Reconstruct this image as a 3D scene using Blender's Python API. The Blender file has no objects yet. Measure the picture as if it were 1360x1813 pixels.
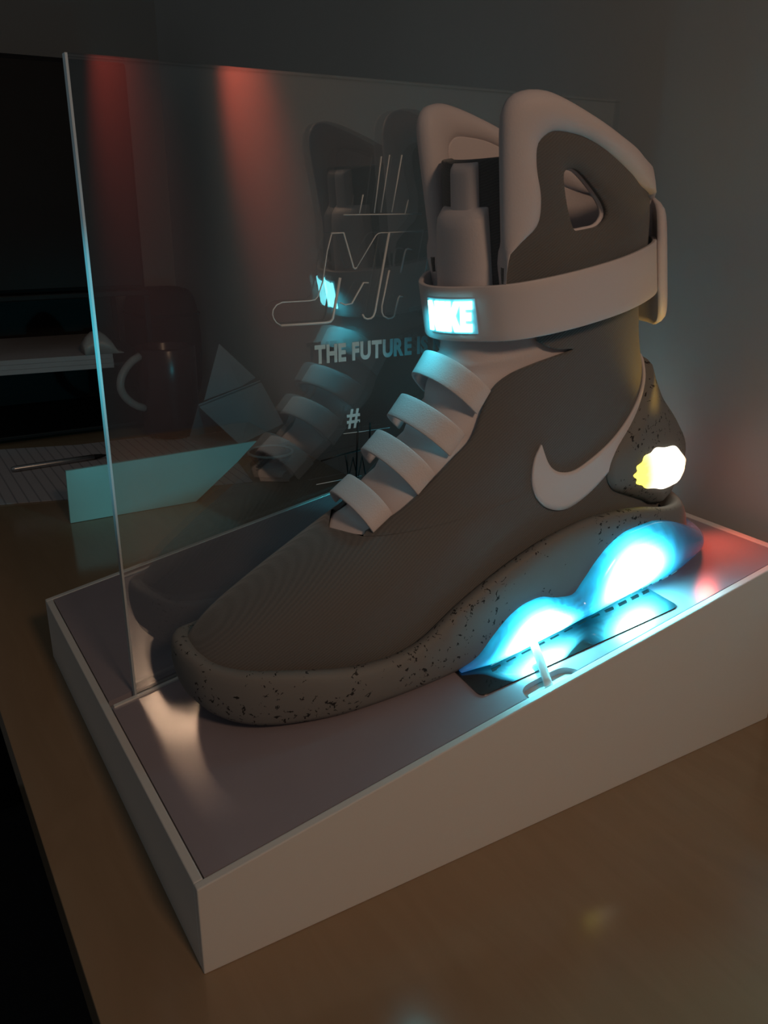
import bpy, bmesh, math, random
from mathutils import Matrix, Vector
from mathutils.geometry import tessellate_polygon

# ------------------------------------------------------------------ camera, world, lights, exposure
scene = bpy.context.scene
COL = scene.collection
scene.view_settings.view_transform = 'Standard'
scene.view_settings.look = 'None'
scene.view_settings.exposure = 0.0
scene.view_settings.gamma = 1.0
scene.view_settings.use_curve_mapping = False

cam_d = bpy.data.cameras.new('camera')
cam_d.sensor_fit = 'VERTICAL'
cam_d.sensor_height = 24.0
cam_d.lens = 1510.04 / 1813.0 * 24.0
cam_d.clip_start = 0.01
cam = bpy.data.objects.new('camera', cam_d)
COL.objects.link(cam)
CR = (0.856038, -0.516882, 0.005671); CU = (0.173093, 0.296972, 0.939067); CF = (0.487071, 0.802895, -0.343688)
cam.matrix_world = Matrix(((CR[0], CU[0], -CF[0], -0.08218), (CR[1], CU[1], -CF[1], -0.28976),
                           (CR[2], CU[2], -CF[2], 0.32995), (0, 0, 0, 1)))
scene.camera = cam

world = bpy.data.worlds.new('dim_room'); scene.world = world
world.use_nodes = True
world.node_tree.nodes['Background'].inputs[0].default_value = (0.86, 0.92, 0.92, 1)
world.node_tree.nodes['Background'].inputs[1].default_value = 0.060


def lamp(name, kind, loc, target, power, color, **kw):
    l = bpy.data.lights.new(name, kind); l.energy = power; l.color = color
    for k, v in kw.items(): setattr(l, k, v)
    o = bpy.data.objects.new(name, l); COL.objects.link(o)
    o.location = loc
    o.rotation_euler = (Vector(target) - Vector(loc)).to_track_quat('-Z', 'Y').to_euler()
    return o


lamp('warm_room_lamp', 'AREA', (0.09, -0.92, 0.84), (0.2, 0.1, 0.1), 0.46, (1.0, 0.63, 0.40), shape='DISK', size=0.16, spread=math.radians(80))
lamp('added_red_streak', 'SPOT', (0.300, -0.67, 0.67), (0.416, -0.58, 0.47), 7.0, (1.0, 0.13, 0.07),
     spot_size=math.radians(46), spot_blend=1.0, shadow_soft_size=0.03)  # added unseen spot, puts a red streak on the wall the panel mirrors

lamp('added_red_haze', 'SPOT', (0.20, -1.30, 0.80), (0.416, -1.22, 0.48), 3.2, (1.0, 0.10, 0.06),
     spot_size=math.radians(80), spot_blend=1.0, shadow_soft_size=0.03)  # second added unseen spot, spreads red haze over the mirrored wall

# ------------------------------------------------------------------ materials


def new_mat(name):
    m = bpy.data.materials.new(name); m.use_nodes = True
    nt = m.node_tree
    return m, nt, nt.nodes['Principled BSDF']


def plain(name, col, rough=0.5, spec=0.5, metal=0.0, coat=0.0, noise=0.0, nscale=40.0, bump=0.0, bscale=300.0):
    m, nt, b = new_mat(name)
    b.inputs['Base Color'].default_value = (*col, 1)
    b.inputs['Roughness'].default_value = rough
    b.inputs['Specular IOR Level'].default_value = spec
    b.inputs['Metallic'].default_value = metal
    b.inputs['Coat Weight'].default_value = coat
    b.inputs['Coat Roughness'].default_value = 0.08
    tc = nt.nodes.new('ShaderNodeTexCoord')
    if noise > 0:
        n = nt.nodes.new('ShaderNodeTexNoise'); n.inputs['Scale'].default_value = nscale; n.inputs['Detail'].default_value = 4
        nt.links.new(tc.outputs['Object'], n.inputs['Vector'])
        mx = nt.nodes.new('ShaderNodeMixRGB'); mx.blend_type = 'MULTIPLY'; mx.inputs[0].default_value = 1
        cr = nt.nodes.new('ShaderNodeValToRGB')
        cr.color_ramp.elements[0].color = (1 - noise,) * 3 + (1,); cr.color_ramp.elements[0].position = .3
        cr.color_ramp.elements[1].color = (1, 1, 1, 1); cr.color_ramp.elements[1].position = .7
        nt.links.new(n.outputs['Fac'], cr.inputs[0])
        mx.inputs[1].default_value = (*col, 1); nt.links.new(cr.outputs[0], mx.inputs[2])
        nt.links.new(mx.outputs[0], b.inputs['Base Color'])
    if bump > 0:
        n = nt.nodes.new('ShaderNodeTexNoise'); n.inputs['Scale'].default_value = bscale; n.inputs['Detail'].default_value = 3
        nt.links.new(tc.outputs['Object'], n.inputs['Vector'])
        bp = nt.nodes.new('ShaderNodeBump'); bp.inputs['Strength'].default_value = bump; bp.inputs['Distance'].default_value = .001
        nt.links.new(n.outputs['Fac'], bp.inputs['Height']); nt.links.new(bp.outputs[0], b.inputs['Normal'])
    return m


def fabric(name, col, scale=230.0, strength=0.30, rot=(0, .5, 0), dark=.88):
    m, nt, b = new_mat(name)
    b.inputs['Roughness'].default_value = .85; b.inputs['Specular IOR Level'].default_value = .2
    b.inputs['Sheen Weight'].default_value = .25
    tc = nt.nodes.new('ShaderNodeTexCoord'); mp = nt.nodes.new('ShaderNodeMapping'); mp.inputs['Rotation'].default_value = rot
    nt.links.new(tc.outputs['Object'], mp.inputs[0])
    w = nt.nodes.new('ShaderNodeTexWave'); w.wave_type = 'BANDS'; w.bands_direction = 'Z'
    w.inputs['Scale'].default_value = scale; w.inputs['Distortion'].default_value = .6; w.inputs['Detail'].default_value = 1
    nt.links.new(mp.outputs[0], w.inputs['Vector'])
    n = nt.nodes.new('ShaderNodeTexNoise'); n.inputs['Scale'].default_value = 900; nt.links.new(tc.outputs['Object'], n.inputs['Vector'])
    ad = nt.nodes.new('ShaderNodeMath'); ad.operation = 'ADD'
    nt.links.new(w.outputs['Fac'], ad.inputs[0]); nt.links.new(n.outputs['Fac'], ad.inputs[1])
    bp = nt.nodes.new('ShaderNodeBump'); bp.inputs['Strength'].default_value = strength; bp.inputs['Distance'].default_value = .0006
    nt.links.new(ad.outputs[0], bp.inputs['Height']); nt.links.new(bp.outputs[0], b.inputs['Normal'])
    mx = nt.nodes.new('ShaderNodeMixRGB'); mx.inputs[1].default_value = (*[c * dark for c in col], 1); mx.inputs[2].default_value = (*col, 1)
    nt.links.new(w.outputs['Fac'], mx.inputs[0]); nt.links.new(mx.outputs[0], b.inputs['Base Color'])
    return m


def speckled(name, col):
    m, nt, b = new_mat(name)
    b.inputs['Roughness'].default_value = .6; b.inputs['Specular IOR Level'].default_value = .3
    tc = nt.nodes.new('ShaderNodeTexCoord')
    n1 = nt.nodes.new('ShaderNodeTexNoise'); n1.inputs['Scale'].default_value = 115; n1.inputs['Detail'].default_value = 3; n1.inputs['Distortion'].default_value = 1.2
    n2 = nt.nodes.new('ShaderNodeTexNoise'); n2.inputs['Scale'].default_value = 330; n2.inputs['Detail'].default_value = 2
    n3 = nt.nodes.new('ShaderNodeTexNoise'); n3.inputs['Scale'].default_value = 45; n3.inputs['Detail'].default_value = 1
    for n in (n1, n2, n3): nt.links.new(tc.outputs['Object'], n.inputs['Vector'])
    # ragged flecks: thin contour lines of a noise field, kept only in patches
    ab = nt.nodes.new('ShaderNodeMath'); ab.operation = 'SUBTRACT'; ab.inputs[1].default_value = .5; nt.links.new(n1.outputs['Fac'], ab.inputs[0])
    aa = nt.nodes.new('ShaderNodeMath'); aa.operation = 'ABSOLUTE'; nt.links.new(ab.outputs[0], aa.inputs[0])
    lt = nt.nodes.new('ShaderNodeMath'); lt.operation = 'LESS_THAN'; lt.inputs[1].default_value = .028; nt.links.new(aa.outputs[0], lt.inputs[0])
    gt = nt.nodes.new('ShaderNodeMath'); gt.operation = 'GREATER_THAN'; gt.inputs[1].default_value = .565; nt.links.new(n2.outputs['Fac'], gt.inputs[0])
    g3 = nt.nodes.new('ShaderNodeMath'); g3.operation = 'GREATER_THAN'; g3.inputs[1].default_value = .47; nt.links.new(n3.outputs['Fac'], g3.inputs[0])
    m1 = nt.nodes.new('ShaderNodeMath'); m1.operation = 'MULTIPLY'; nt.links.new(lt.outputs[0], m1.inputs[0]); nt.links.new(gt.outputs[0], m1.inputs[1])
    m2 = nt.nodes.new('ShaderNodeMath'); m2.operation = 'MULTIPLY'; nt.links.new(m1.outputs[0], m2.inputs[0]); nt.links.new(g3.outputs[0], m2.inputs[1])
    mx = nt.nodes.new('ShaderNodeMixRGB'); mx.inputs[1].default_value = (*col, 1); mx.inputs[2].default_value = (.02, .02, .02, 1)
    nt.links.new(m2.outputs[0], mx.inputs[0]); nt.links.new(mx.outputs[0], b.inputs['Base Color'])
    return m


def glow_mat(name, strength=1.0, rough=.15):
    """lit translucent plastic: light output stored per vertex"""
    m, nt, b = new_mat(name)
    b.inputs['Base Color'].default_value = (.10, .22, .32, 1); b.inputs['Roughness'].default_value = rough
    a = nt.nodes.new('ShaderNodeAttribute'); a.attribute_name = 'glow'
    nt.links.new(a.outputs['Color'], b.inputs['Emission Color']); b.inputs['Emission Strength'].default_value = strength
    return m


def emit(name, col, strength):
    m, nt, b = new_mat(name)
    b.inputs['Base Color'].default_value = (.5, .6, .6, 1)
    b.inputs['Emission Color'].default_value = (*col, 1); b.inputs['Emission Strength'].default_value = strength
    return m


def acrylic(name):
    m = bpy.data.materials.new(name); m.use_nodes = True; nt = m.node_tree; nt.nodes.clear()
    out = nt.nodes.new('ShaderNodeOutputMaterial'); mix = nt.nodes.new('ShaderNodeMixShader')
    tr = nt.nodes.new('ShaderNodeBsdfTransparent'); tr.inputs[0].default_value = (.98, .99, .99, 1)
    gl = nt.nodes.new('ShaderNodeBsdfGlossy'); gl.inputs['Roughness'].default_value = .012; gl.inputs[0].default_value = (1, 1, 1, 1)
    lw = nt.nodes.new('ShaderNodeLayerWeight'); lw.inputs[0].default_value = .5      # Schlick reflectance of a polished sheet
    pw = nt.nodes.new('ShaderNodeMath'); pw.operation = 'POWER'; pw.inputs[1].default_value = 4; nt.links.new(lw.outputs['Facing'], pw.inputs[0])
    fr = nt.nodes.new('ShaderNodeMath'); fr.operation = 'MULTIPLY_ADD'; fr.inputs[1].default_value = .85; fr.inputs[2].default_value = .22
    fr.use_clamp = True; nt.links.new(pw.outputs[0], fr.inputs[0])
    nt.links.new(fr.outputs[0], mix.inputs[0]); nt.links.new(tr.outputs[0], mix.inputs[1]); nt.links.new(gl.outputs[0], mix.inputs[2])
    nt.links.new(mix.outputs[0], out.inputs[0])
    return m


def wood(name):
    m, nt, b = new_mat(name)
    b.inputs['Roughness'].default_value = .14; b.inputs['Specular IOR Level'].default_value = .5
    tc = nt.nodes.new('ShaderNodeTexCoord'); mp = nt.nodes.new('ShaderNodeMapping'); mp.inputs['Scale'].default_value = (9, 1.6, 9)
    nt.links.new(tc.outputs['Object'], mp.inputs[0])
    n = nt.nodes.new('ShaderNodeTexNoise'); n.inputs['Scale'].default_value = 6; n.inputs['Detail'].default_value = 6; n.inputs['Distortion'].default_value = 1.5
    nt.links.new(mp.outputs[0], n.inputs['Vector'])
    cr = nt.nodes.new('ShaderNodeValToRGB'); cr.color_ramp.elements[0].color = (.325, .230, .145, 1); cr.color_ramp.elements[1].color = (.350, .250, .160, 1)
    cr.color_ramp.elements[0].position = .35; cr.color_ramp.elements[1].position = .65
    nt.links.new(n.outputs['Fac'], cr.inputs[0]); nt.links.new(cr.outputs[0], b.inputs['Base Color'])
    return m


M = dict(
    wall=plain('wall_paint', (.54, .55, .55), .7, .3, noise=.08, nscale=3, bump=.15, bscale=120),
    wall2=plain('wall_paint_shaded', (.30, .31, .31), .7, .3, noise=.08, nscale=3, bump=.15, bscale=120),  # same paint as wall, dimness of the far end put into the colour
    desk=wood('desk_veneer'),
    floor=plain('floor_dark', (.015, .015, .02), .7, noise=.3),
    base=plain('base_white_acrylic', (.76, .77, .76), .35, .45, bump=.03, bscale=60),
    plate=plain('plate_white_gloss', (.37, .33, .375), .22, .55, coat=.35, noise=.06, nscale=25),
    slot_glint=plain('slot_highlight_pale', (.85, .86, .84), .3),
    pad=plain('pad_dark_gloss', (.012, .016, .018), .05, .8, coat=1.0),
    grey=fabric('grey_ribbed_fabric', (.165, .165, .165)),
    grey2=fabric('grey_lining_fabric', (.16, .155, .155), 260, .3),
    white=plain('white_padded_synthetic', (.74, .68, .70), .55, .35, bump=.12, bscale=900),
    lace=plain('white_lace_webbing', (.76, .71, .73), .6, .3, bump=.2, bscale=1200),
    logo=plain('white_logo_vinyl', (.76, .71, .73), .45, .4, bump=.05),
    strap=plain('white_strap_rubber', (.74, .69, .71), .5, .4, bump=.05),
    foam=speckled('speckled_grey_foam', (.205, .205, .20)),
    pod=glow_mat('glowing_blue_pod'),
    heel=glow_mat('glowing_heel_lamp'),
    panel=emit('cyan_backlight', (.01, .45, .65), .45),
    letters=emit('cyan_white_letters', (.20, .90, 1.0), 6.0),
    dark=plain('dark_rubber', (.02, .02, .02), .6),
    acrylic=acrylic('clear_acrylic'),
    engrave=plain('engraved_frost', (.80, .86, .88), .35, .5),
    print_=plain('print_cyan_tinted', (.60, .80, .85), .5),  # white print with the lit strap's cyan put into the colour
    ink=plain('black_ink', (.004, .004, .004), .5),
    card=plain('cyan_tinted_card', (.50, .96, .96), .6, noise=.03),  # white card, cyan light of the shoe put into the colour
    paper=plain('paper_grey', (.42, .41, .43), .8, .2, noise=.06),
    black=plain('matte_black', (.006, .006, .008), .55, .3, noise=.2),
    maroon=plain('maroon_cloth', (.035, .012, .012), .8, .2, noise=.3, bump=.3),
    mug=plain('dark_glaze', (.05, .014, .014), .25, .5, noise=.2),
    pale=plain('pale_glaze', (.40, .38, .37), .35, .5, noise=.05),
    steel=plain('pen_steel', (.55, .55, .56), .3, .5, metal=1.0, noise=.05),
    wire=plain('white_cable', (.82, .82, .82), .45, noise=.05),
)


def painted_edge_glow():
    """sawn edge of the acrylic sheet: cyan light piped through it, painted as glow"""
    m, nt, b = new_mat('acrylic_edge_painted_glow')
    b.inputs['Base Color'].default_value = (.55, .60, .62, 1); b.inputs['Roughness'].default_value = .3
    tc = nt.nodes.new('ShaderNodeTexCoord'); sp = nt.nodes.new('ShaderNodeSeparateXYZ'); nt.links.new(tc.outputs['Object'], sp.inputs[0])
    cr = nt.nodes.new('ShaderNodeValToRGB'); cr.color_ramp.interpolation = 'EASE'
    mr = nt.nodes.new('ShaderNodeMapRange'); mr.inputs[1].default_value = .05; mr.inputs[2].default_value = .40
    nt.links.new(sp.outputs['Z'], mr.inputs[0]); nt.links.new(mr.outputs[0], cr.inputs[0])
    e = cr.color_ramp.elements  # emission ramp by height paints the piped light
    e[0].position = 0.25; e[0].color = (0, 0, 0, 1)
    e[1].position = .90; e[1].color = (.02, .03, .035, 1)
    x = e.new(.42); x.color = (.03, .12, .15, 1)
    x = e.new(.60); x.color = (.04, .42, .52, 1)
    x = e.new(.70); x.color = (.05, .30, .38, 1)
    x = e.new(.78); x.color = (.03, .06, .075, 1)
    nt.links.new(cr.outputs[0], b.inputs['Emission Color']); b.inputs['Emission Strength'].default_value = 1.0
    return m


M['edge'] = painted_edge_glow()

# ------------------------------------------------------------------ object helpers


def tag(o, label=None, cat=None, group=None, kind=None):
    for k, v in (('label', label), ('category', cat), ('group', group), ('kind', kind)):
        if v: o[k] = v
    return o


def empty(name, label, cat, loc=(0, 0, 0), mat=None, group=None):
    o = bpy.data.objects.new(name, None); COL.objects.link(o)
    o.empty_display_size = .02
    if mat is not None: o.matrix_world = mat
    else: o.location = loc
    return tag(o, label, cat, group)


def obj(name, verts, faces, mat, parent=None, smooth=True, merge=False):
    me = bpy.data.meshes.new(name)
    me.from_pydata([tuple(v) for v in verts], [], faces)
    me.materials.append(M[mat] if isinstance(mat, str) else mat)
    bm = bmesh.new(); bm.from_mesh(me)
    if merge: bmesh.ops.remove_doubles(bm, verts=bm.verts, dist=1e-6)
    bmesh.ops.dissolve_degenerate(bm, edges=bm.edges, dist=1e-7) if merge else None
    bmesh.ops.recalc_face_normals(bm, faces=bm.faces)
    bm.to_mesh(me); bm.free()
    if smooth: me.polygons.foreach_set('use_smooth', [True] * len(me.polygons))
    o = bpy.data.objects.new(name, me); COL.objects.link(o)
    if parent is not None: o.parent = parent
    return o


def grid_faces(nr, nc, cu=False, cv=False, base=0):
    f = []
    for i in range(nr if cv else nr - 1):
        for j in range(nc if cu else nc - 1):
            a = base + i * nc + j; b = base + i * nc + (j + 1) % nc
            c = base + ((i + 1) % nr) * nc + (j + 1) % nc; d = base + ((i + 1) % nr) * nc + j
            f.append((a, b, c, d))
    return f


def grid(name, rows, mat, parent=None, cu=False, cv=False, smooth=True, merge=True):
    nc = len(rows[0]); v = [p for r in rows for p in r]
    return obj(name, v, grid_faces(len(rows), nc, cu, cv), mat, parent, smooth, merge)


def slab(name, A, B, mat, parent=None, cu=False, smooth=True, merge=True):
    """closed sheet between two point grids A (outer) and B (inner)"""
    nr, nc = len(A), len(A[0]); n = nr * nc
    v = [p for r in A for p in r] + [p for r in B for p in r]
    f = grid_faces(nr, nc, cu) + [tuple(reversed(q)) for q in grid_faces(nr, nc, cu, base=n)]
    for j in range(nc if cu else nc - 1):
        j2 = (j + 1) % nc
        f.append((j, n + j, n + j2, j2))
        k = (nr - 1) * nc
        f.append((k + j2, n + k + j2, n + k + j, k + j))
    if not cu:
        for i in range(nr - 1):
            f.append(((i + 1) * nc, n + (i + 1) * nc, n + i * nc, i * nc))
            e = nc - 1
            f.append((i * nc + e, n + i * nc + e, n + (i + 1) * nc + e, (i + 1) * nc + e))
    return obj(name, v, f, mat, parent, smooth, merge)


def set_glow(o, fn):
    me = o.data
    ca = me.color_attributes.new('glow', 'FLOAT_COLOR', 'POINT')
    for i, v in enumerate(me.vertices):
        c = fn(v.co); ca.data[i].color = (c[0], c[1], c[2], 1)


def bevel(o, w, seg=2, angle=35):
    b = o.modifiers.new('bevel', 'BEVEL'); b.width = w; b.segments = seg; b.limit_method = 'ANGLE'; b.angle_limit = math.radians(angle)
    return o


def prism(name, poly, z0, z1, mat, parent=None, smooth=False, bev=0):
    """vertical prism over an XY polygon; z0, z1 numbers or functions of (x, y)"""
    f0 = z0 if callable(z0) else (lambda x, y: z0); f1 = z1 if callable(z1) else (lambda x, y: z1)
    n = len(poly)
    v = [(x, y, f0(x, y)) for x, y in poly] + [(x, y, f1(x, y)) for x, y in poly]
    tri = tessellate_polygon([[Vector((x, y, 0)) for x, y in poly]])
    f = [tuple(t) for t in tri] + [tuple(n + i for i in t) for t in tri]
    f += [(i, (i + 1) % n, n + (i + 1) % n, n + i) for i in range(n)]
    o = obj(name, v, f, mat, parent, smooth)
    if bev: bevel(o, bev)
    return o


def box(name, x0, x1, y0, y1, z0, z1, mat, parent=None, bev=0):
    return prism(name, [(x0, y0), (x1, y0), (x1, y1), (x0, y1)], z0, z1, mat, parent, False, bev)


def tube(name, pts, rad, mat, parent=None, n=10, closed=False, flat=1.0, caps=True):
    pts = [Vector(p) for p in pts]; rows = []; N = len(pts); up = Vector((0, 0, 1))
    rad = rad if isinstance(rad, (list, tuple)) else [rad] * N
    prev = None
    for i, p in enumerate(pts):
        a = pts[(i - 1) % N] if closed or i > 0 else p; b = pts[(i + 1) % N] if closed or i < N - 1 else p
        t = (b - a).normalized()
        if prev is None:
            x = t.cross(up)
            if x.length < 1e-3: x = t.cross(Vector((1, 0, 0)))
        else:
            x = prev - t * prev.dot(t)
        x.normalize(); prev = x; y = t.cross(x)
        rows.append([p + x * math.cos(2 * math.pi * k / n) * rad[i] + y * math.sin(2 * math.pi * k / n) * rad[i] * flat for k in range(n)])
    v = [q for r in rows for q in r]; f = grid_faces(N, n, True, closed)
    if caps and not closed:
        f += [tuple(range(n - 1, -1, -1)), tuple(range((N - 1) * n, N * n))]
    return obj(name, v, f, mat, parent)


def lathe(name, prof, mat, parent=None, n=40, loc=(0, 0, 0)):
    rows = [[(loc[0] + r * math.cos(2 * math.pi * k / n), loc[1] + r * math.sin(2 * math.pi * k / n), loc[2] + z) for k in range(n)] for r, z in prof]
    return grid(name, rows, mat, parent, cu=True)


def smooth_pts(P, per=6, closed=False):
    out = []; n = len(P)
    for i in range(n if closed else n - 1):
        p = [P[(i + j - 1) % n] if closed else P[min(max(i + j - 1, 0), n - 1)] for j in range(4)]
        for k in range(per):
            f = k / per
            out.append(tuple(.5 * (2 * p[1][c] + (-p[0][c] + p[2][c]) * f + (2 * p[0][c] - 5 * p[1][c] + 4 * p[2][c] - p[3][c]) * f * f
                                   + (-p[0][c] + 3 * p[1][c] - 3 * p[2][c] + p[3][c]) * f ** 3) for c in range(len(p[0]))))
    if not closed: out.append(tuple(P[-1]))
    return out


def resample(P, n):
    d = [0]
    for a, b in zip(P, P[1:]): d.append(d[-1] + math.dist(a, b))
    out = []; j = 0
    for i in range(n):
        x = d[-1] * i / (n - 1)
        while j < len(P) - 2 and d[j + 1] < x: j += 1
        f = (x - d[j]) / max(d[j + 1] - d[j], 1e-9)
        out.append(tuple(a + (b - a) * f for a, b in zip(P[j], P[j + 1])))
    return out


# ------------------------------------------------------------------ the room
WX = 0.416      # face of the wall beside the heel
WY = 1.26       # face of the far wall
tag(box('wall_right', WX, WX + .1, -3.2, WY + .1, -.75, 2.4, 'wall'), 'plain grey painted wall beside the desk', kind='structure')
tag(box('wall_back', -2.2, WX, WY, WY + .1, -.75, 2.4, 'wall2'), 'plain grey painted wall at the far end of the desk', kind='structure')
tag(box('floor', -2.2, WX, -3.2, WY, -.80, -.75, 'floor'), 'dark floor below the desk', kind='structure')

desk = empty('desk', 'light brown wood veneer desk carrying the lit display', 'desk', (0, 0, -.75))
dtop = box('desk_top', -.0465, WX - .001, -.62, WY - .001, .75 - .028, .75, 'desk', desk, .0012)
for lx in (-.02, .36):
    for ly in (-.57, 1.20):
        box('leg', lx, lx + .04, ly, ly + .04, 0, .75 - .028, 'black', desk, .002)

# ------------------------------------------------------------------ display base
H0, KS, BL, BD, PY = 0.048571, 0.182, 0.400, 0.332960, 0.161706
PX0, PX1, PZT = 0.019179, 0.373402, 0.392600
rim = lambda x, y: H0 + KS * x
base = empty('display_base', 'white wedge shaped display base sloping up towards the heel of the sneaker', 'display stand')
WT = .0045
box_floor = prism('floor_panel', [(WT, WT), (BL - WT, WT), (BL - WT, BD - WT), (WT, BD - WT)], .0005, lambda x, y: rim(x, y) - .0045, 'base', base)
for nm, pl in (('front_wall', [(0, 0), (BL, 0), (BL, WT), (0, WT)]), ('back_wall', [(0, BD - WT), (BL, BD - WT), (BL, BD), (0, BD)]),
               ('left_wall', [(0, WT), (WT, WT), (WT, BD - WT), (0, BD - WT)]), ('right_wall', [(BL - WT, WT), (BL, WT), (BL, BD - WT), (BL - WT, BD - WT)])):
    prism(nm, pl, 0, rim, 'base', base, bev=.0006)
ptop = lambda x, y: rim(x, y) - .0003
pbot = lambda x, y: rim(x, y) - .0040
g = .0006
a0, a1, b0, b1 = WT + g, BL - WT - g, WT + g, PY - .0004
notch = smooth_pts([(.2212, b0), (.2205, .0075), (.2175, .0118), (.2120, .0135), (.2000, .0140), (.1925, .0137), (.1882, .0112), (.1868, .0075), (.1862, b0)], 4)
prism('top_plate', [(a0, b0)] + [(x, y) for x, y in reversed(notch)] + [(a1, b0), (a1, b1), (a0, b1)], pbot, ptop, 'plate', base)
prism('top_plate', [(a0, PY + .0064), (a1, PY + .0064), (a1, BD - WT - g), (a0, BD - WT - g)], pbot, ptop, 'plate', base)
prism('slot_edge_highlight', [(a0 + .001, PY - .0030), (BL * .93, PY - .0030), (BL * .93, PY - .0006), (a0 + .001, PY - .0006)], pbot, lambda x, y: rim(x, y) + .0008, 'slot_glint', base)  # pale strip painted in for the bright lit edge of the slot
prism('notch_lip', [(.1885, .0052), (.2190, .0052), (.2170, .0090), (.1900, .0092)], lambda x, y: rim(x, y) - .0048, lambda x, y: rim(x, y) - .0026, 'base', base, bev=.0004)

# ------------------------------------------------------------------ the sneaker: frame and base curves
O = Vector((0.04, 0.122, 0.05585))
_al = math.atan(KS); _th = math.radians(5.0)      # slope of the base, turn of the shoe on it
_ex = Vector((math.cos(_al), 0, math.sin(_al))); EN = Vector((-math.sin(_al), 0, math.cos(_al))); _ey = Vector((0, 1, 0))
ES = _ex * math.cos(_th) - _ey * math.sin(_th); ET = _ex * math.sin(_th) + _ey * math.cos(_th)
SHOE = Matrix(((ES.x, ET.x, EN.x, O.x), (ES.y, ET.y, EN.y, O.y), (ES.z, ET.z, EN.z, O.z), (0, 0, 0, 1)))


def wor(s, t, w): return O + ES * s + ET * t + EN * w


def tab(T, x):
    n = len(T)
    if x <= T[0][0]: return T[0][1]
    if x >= T[-1][0]: return T[-1][1]
    for i in range(n - 1):
        if x <= T[i + 1][0]: break
    x0, y0 = T[i]; x1, y1 = T[i + 1]; h = x1 - x0
    d = (y1 - y0) / h
    dl = (y0 - T[i - 1][1]) / (x0 - T[i - 1][0]) if i > 0 else d
    dr = (T[i + 2][1] - y1) / (T[i + 2][0] - x1) if i + 2 < n else d
    m0 = 0 if dl * d <= 0 else 2 * dl * d / (dl + d)
    m1 = 0 if dr * d <= 0 else 2 * dr * d / (dr + d)
    u = (x - x0) / h
    return y0 * (1 + 2 * u) * (1 - u) ** 2 + m0 * h * u * (1 - u) ** 2 + y1 * u * u * (3 - 2 * u) - m1 * h * u * u * (1 - u)


# (height, s) of the instep line and of the heel line; (s, half width); (height, width factor)
SF = [(0.015, 0.01), (0.0299, 0.0025), (0.0363, 0.0045), (0.0449, 0.0108), (0.052, 0.0208), (0.0615, 0.043), (0.0722, 0.0728), (0.0804, 0.0957), (0.0859, 0.111), (0.1, 0.128), (0.12, 0.155), (0.138, 0.173), (0.155, 0.183), (0.17, 0.188), (0.2, 0.19), (0.22, 0.195), (0.26, 0.206)]
SB = [(.015, .334), (.03, .338), (.040, .342), (.05, .348), (.06, .351), (.075, .345), (.1, .330), (.125, .322), (.15, .3195), (.17, .3195), (.19, .322), (.21, .325), (.24, .327)]
BS = [(0, .043), (.05, .047), (.1, .050), (.15, .048), (.2, .043), (.28, .040), (.34, .038)]
BW = [(.03, 1.), (.06, 1.), (.1, .93), (.14, .90), (.18, .92), (.22, 1.), (.28, 1.05)]
# sole outline (s, t), lateral side first
OL = [(0.0, 0.0), (0.0035, -0.017), (0.011, -0.03), (0.03, -0.045), (0.06, -0.0565), (0.09, -0.0615), (0.12, -0.0635), (0.15, -0.063), (0.19, -0.06), (0.23, -0.057), (0.27, -0.0545), (0.3, -0.0525), (0.3275, -0.041), (0.342, -0.021), (0.347, 0.0), (0.342, 0.018), (0.3275, 0.031), (0.3, 0.04), (0.27, 0.042), (0.23, 0.042), (0.19, 0.0425), (0.15, 0.044), (0.12, 0.045), (0.09, 0.045), (0.06, 0.043), (0.03, 0.037), (0.011, 0.027), (0.0035, 0.016)]
LW = [(0.04, 1.12), (0.1, 1.1), (0.15, 1.06), (0.2, 1.05)]      # (height, widening of the lateral side)
# ankle strap outline
RO = [(0.1855, 0.002), (0.1885, -0.012), (0.196, -0.026), (0.207, -0.0405), (0.225, -0.0485), (0.25, -0.0512), (0.28, -0.0475), (0.309, -0.035), (0.325, -0.019), (0.33, 0), (0.325, 0.017), (0.309, 0.031), (0.28, 0.042), (0.25, 0.0455), (0.225, 0.044), (0.208, 0.0405), (0.1975, 0.030), (0.1885, 0.016)]
FT = [(0.19, 0.034), (0.21, 0.0382), (0.235, 0.0435), (0.26, 0.043), (0.285, 0.0395), (0.303, 0.0325), (0.317, 0.0215), (0.326, 0.01), (0.331, 0.002)]


def up(phi, w):
    sf = tab(SF, w); sb = tab(SB, w)
    s = sf + (sb - sf) * (1 - math.cos(phi)) / 2
    sn = math.sin(phi)
    t = -tab(BS, s) * tab(BW, w) * math.copysign(abs(sn) ** .8, sn)
    t *= tab(LW, w) if t < 0 else .88
    return (s, t, w)


def offs(fn, a, b, d, cen=(.2, 0, 0)):
    """point on surface fn(a, b) moved outwards by d"""
    e = 1e-4
    p = Vector(fn(a, b)); pa = Vector(fn(a + e, b)) - Vector(fn(a - e, b)); pb = Vector(fn(a, b + e)) - Vector(fn(a, b - e))
    n = pa.cross(pb)
    if n.length < 1e-12: n = Vector((1 if p.x > .2 else -1, 0, 0))
    n.normalize()
    if n.dot(Vector((p.x - cen[0], p.y, 0))) < 0: n = -n
    return p + n * d


def upo(phi, w, d):
    sf = tab(SF, w); sb = tab(SB, w)
    phi2 = min(max(phi % (2 * math.pi), 1e-3), 2 * math.pi - 1e-3)
    return offs(up, phi2, w, d, ((sf + sb) / 2, 0, 0))


def phi_at(s, w):
    sf = tab(SF, w); sb = tab(SB, w)
    return math.acos(1 - 2 * min(max((s - sf) / (sb - sf), 0), 1))


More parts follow.
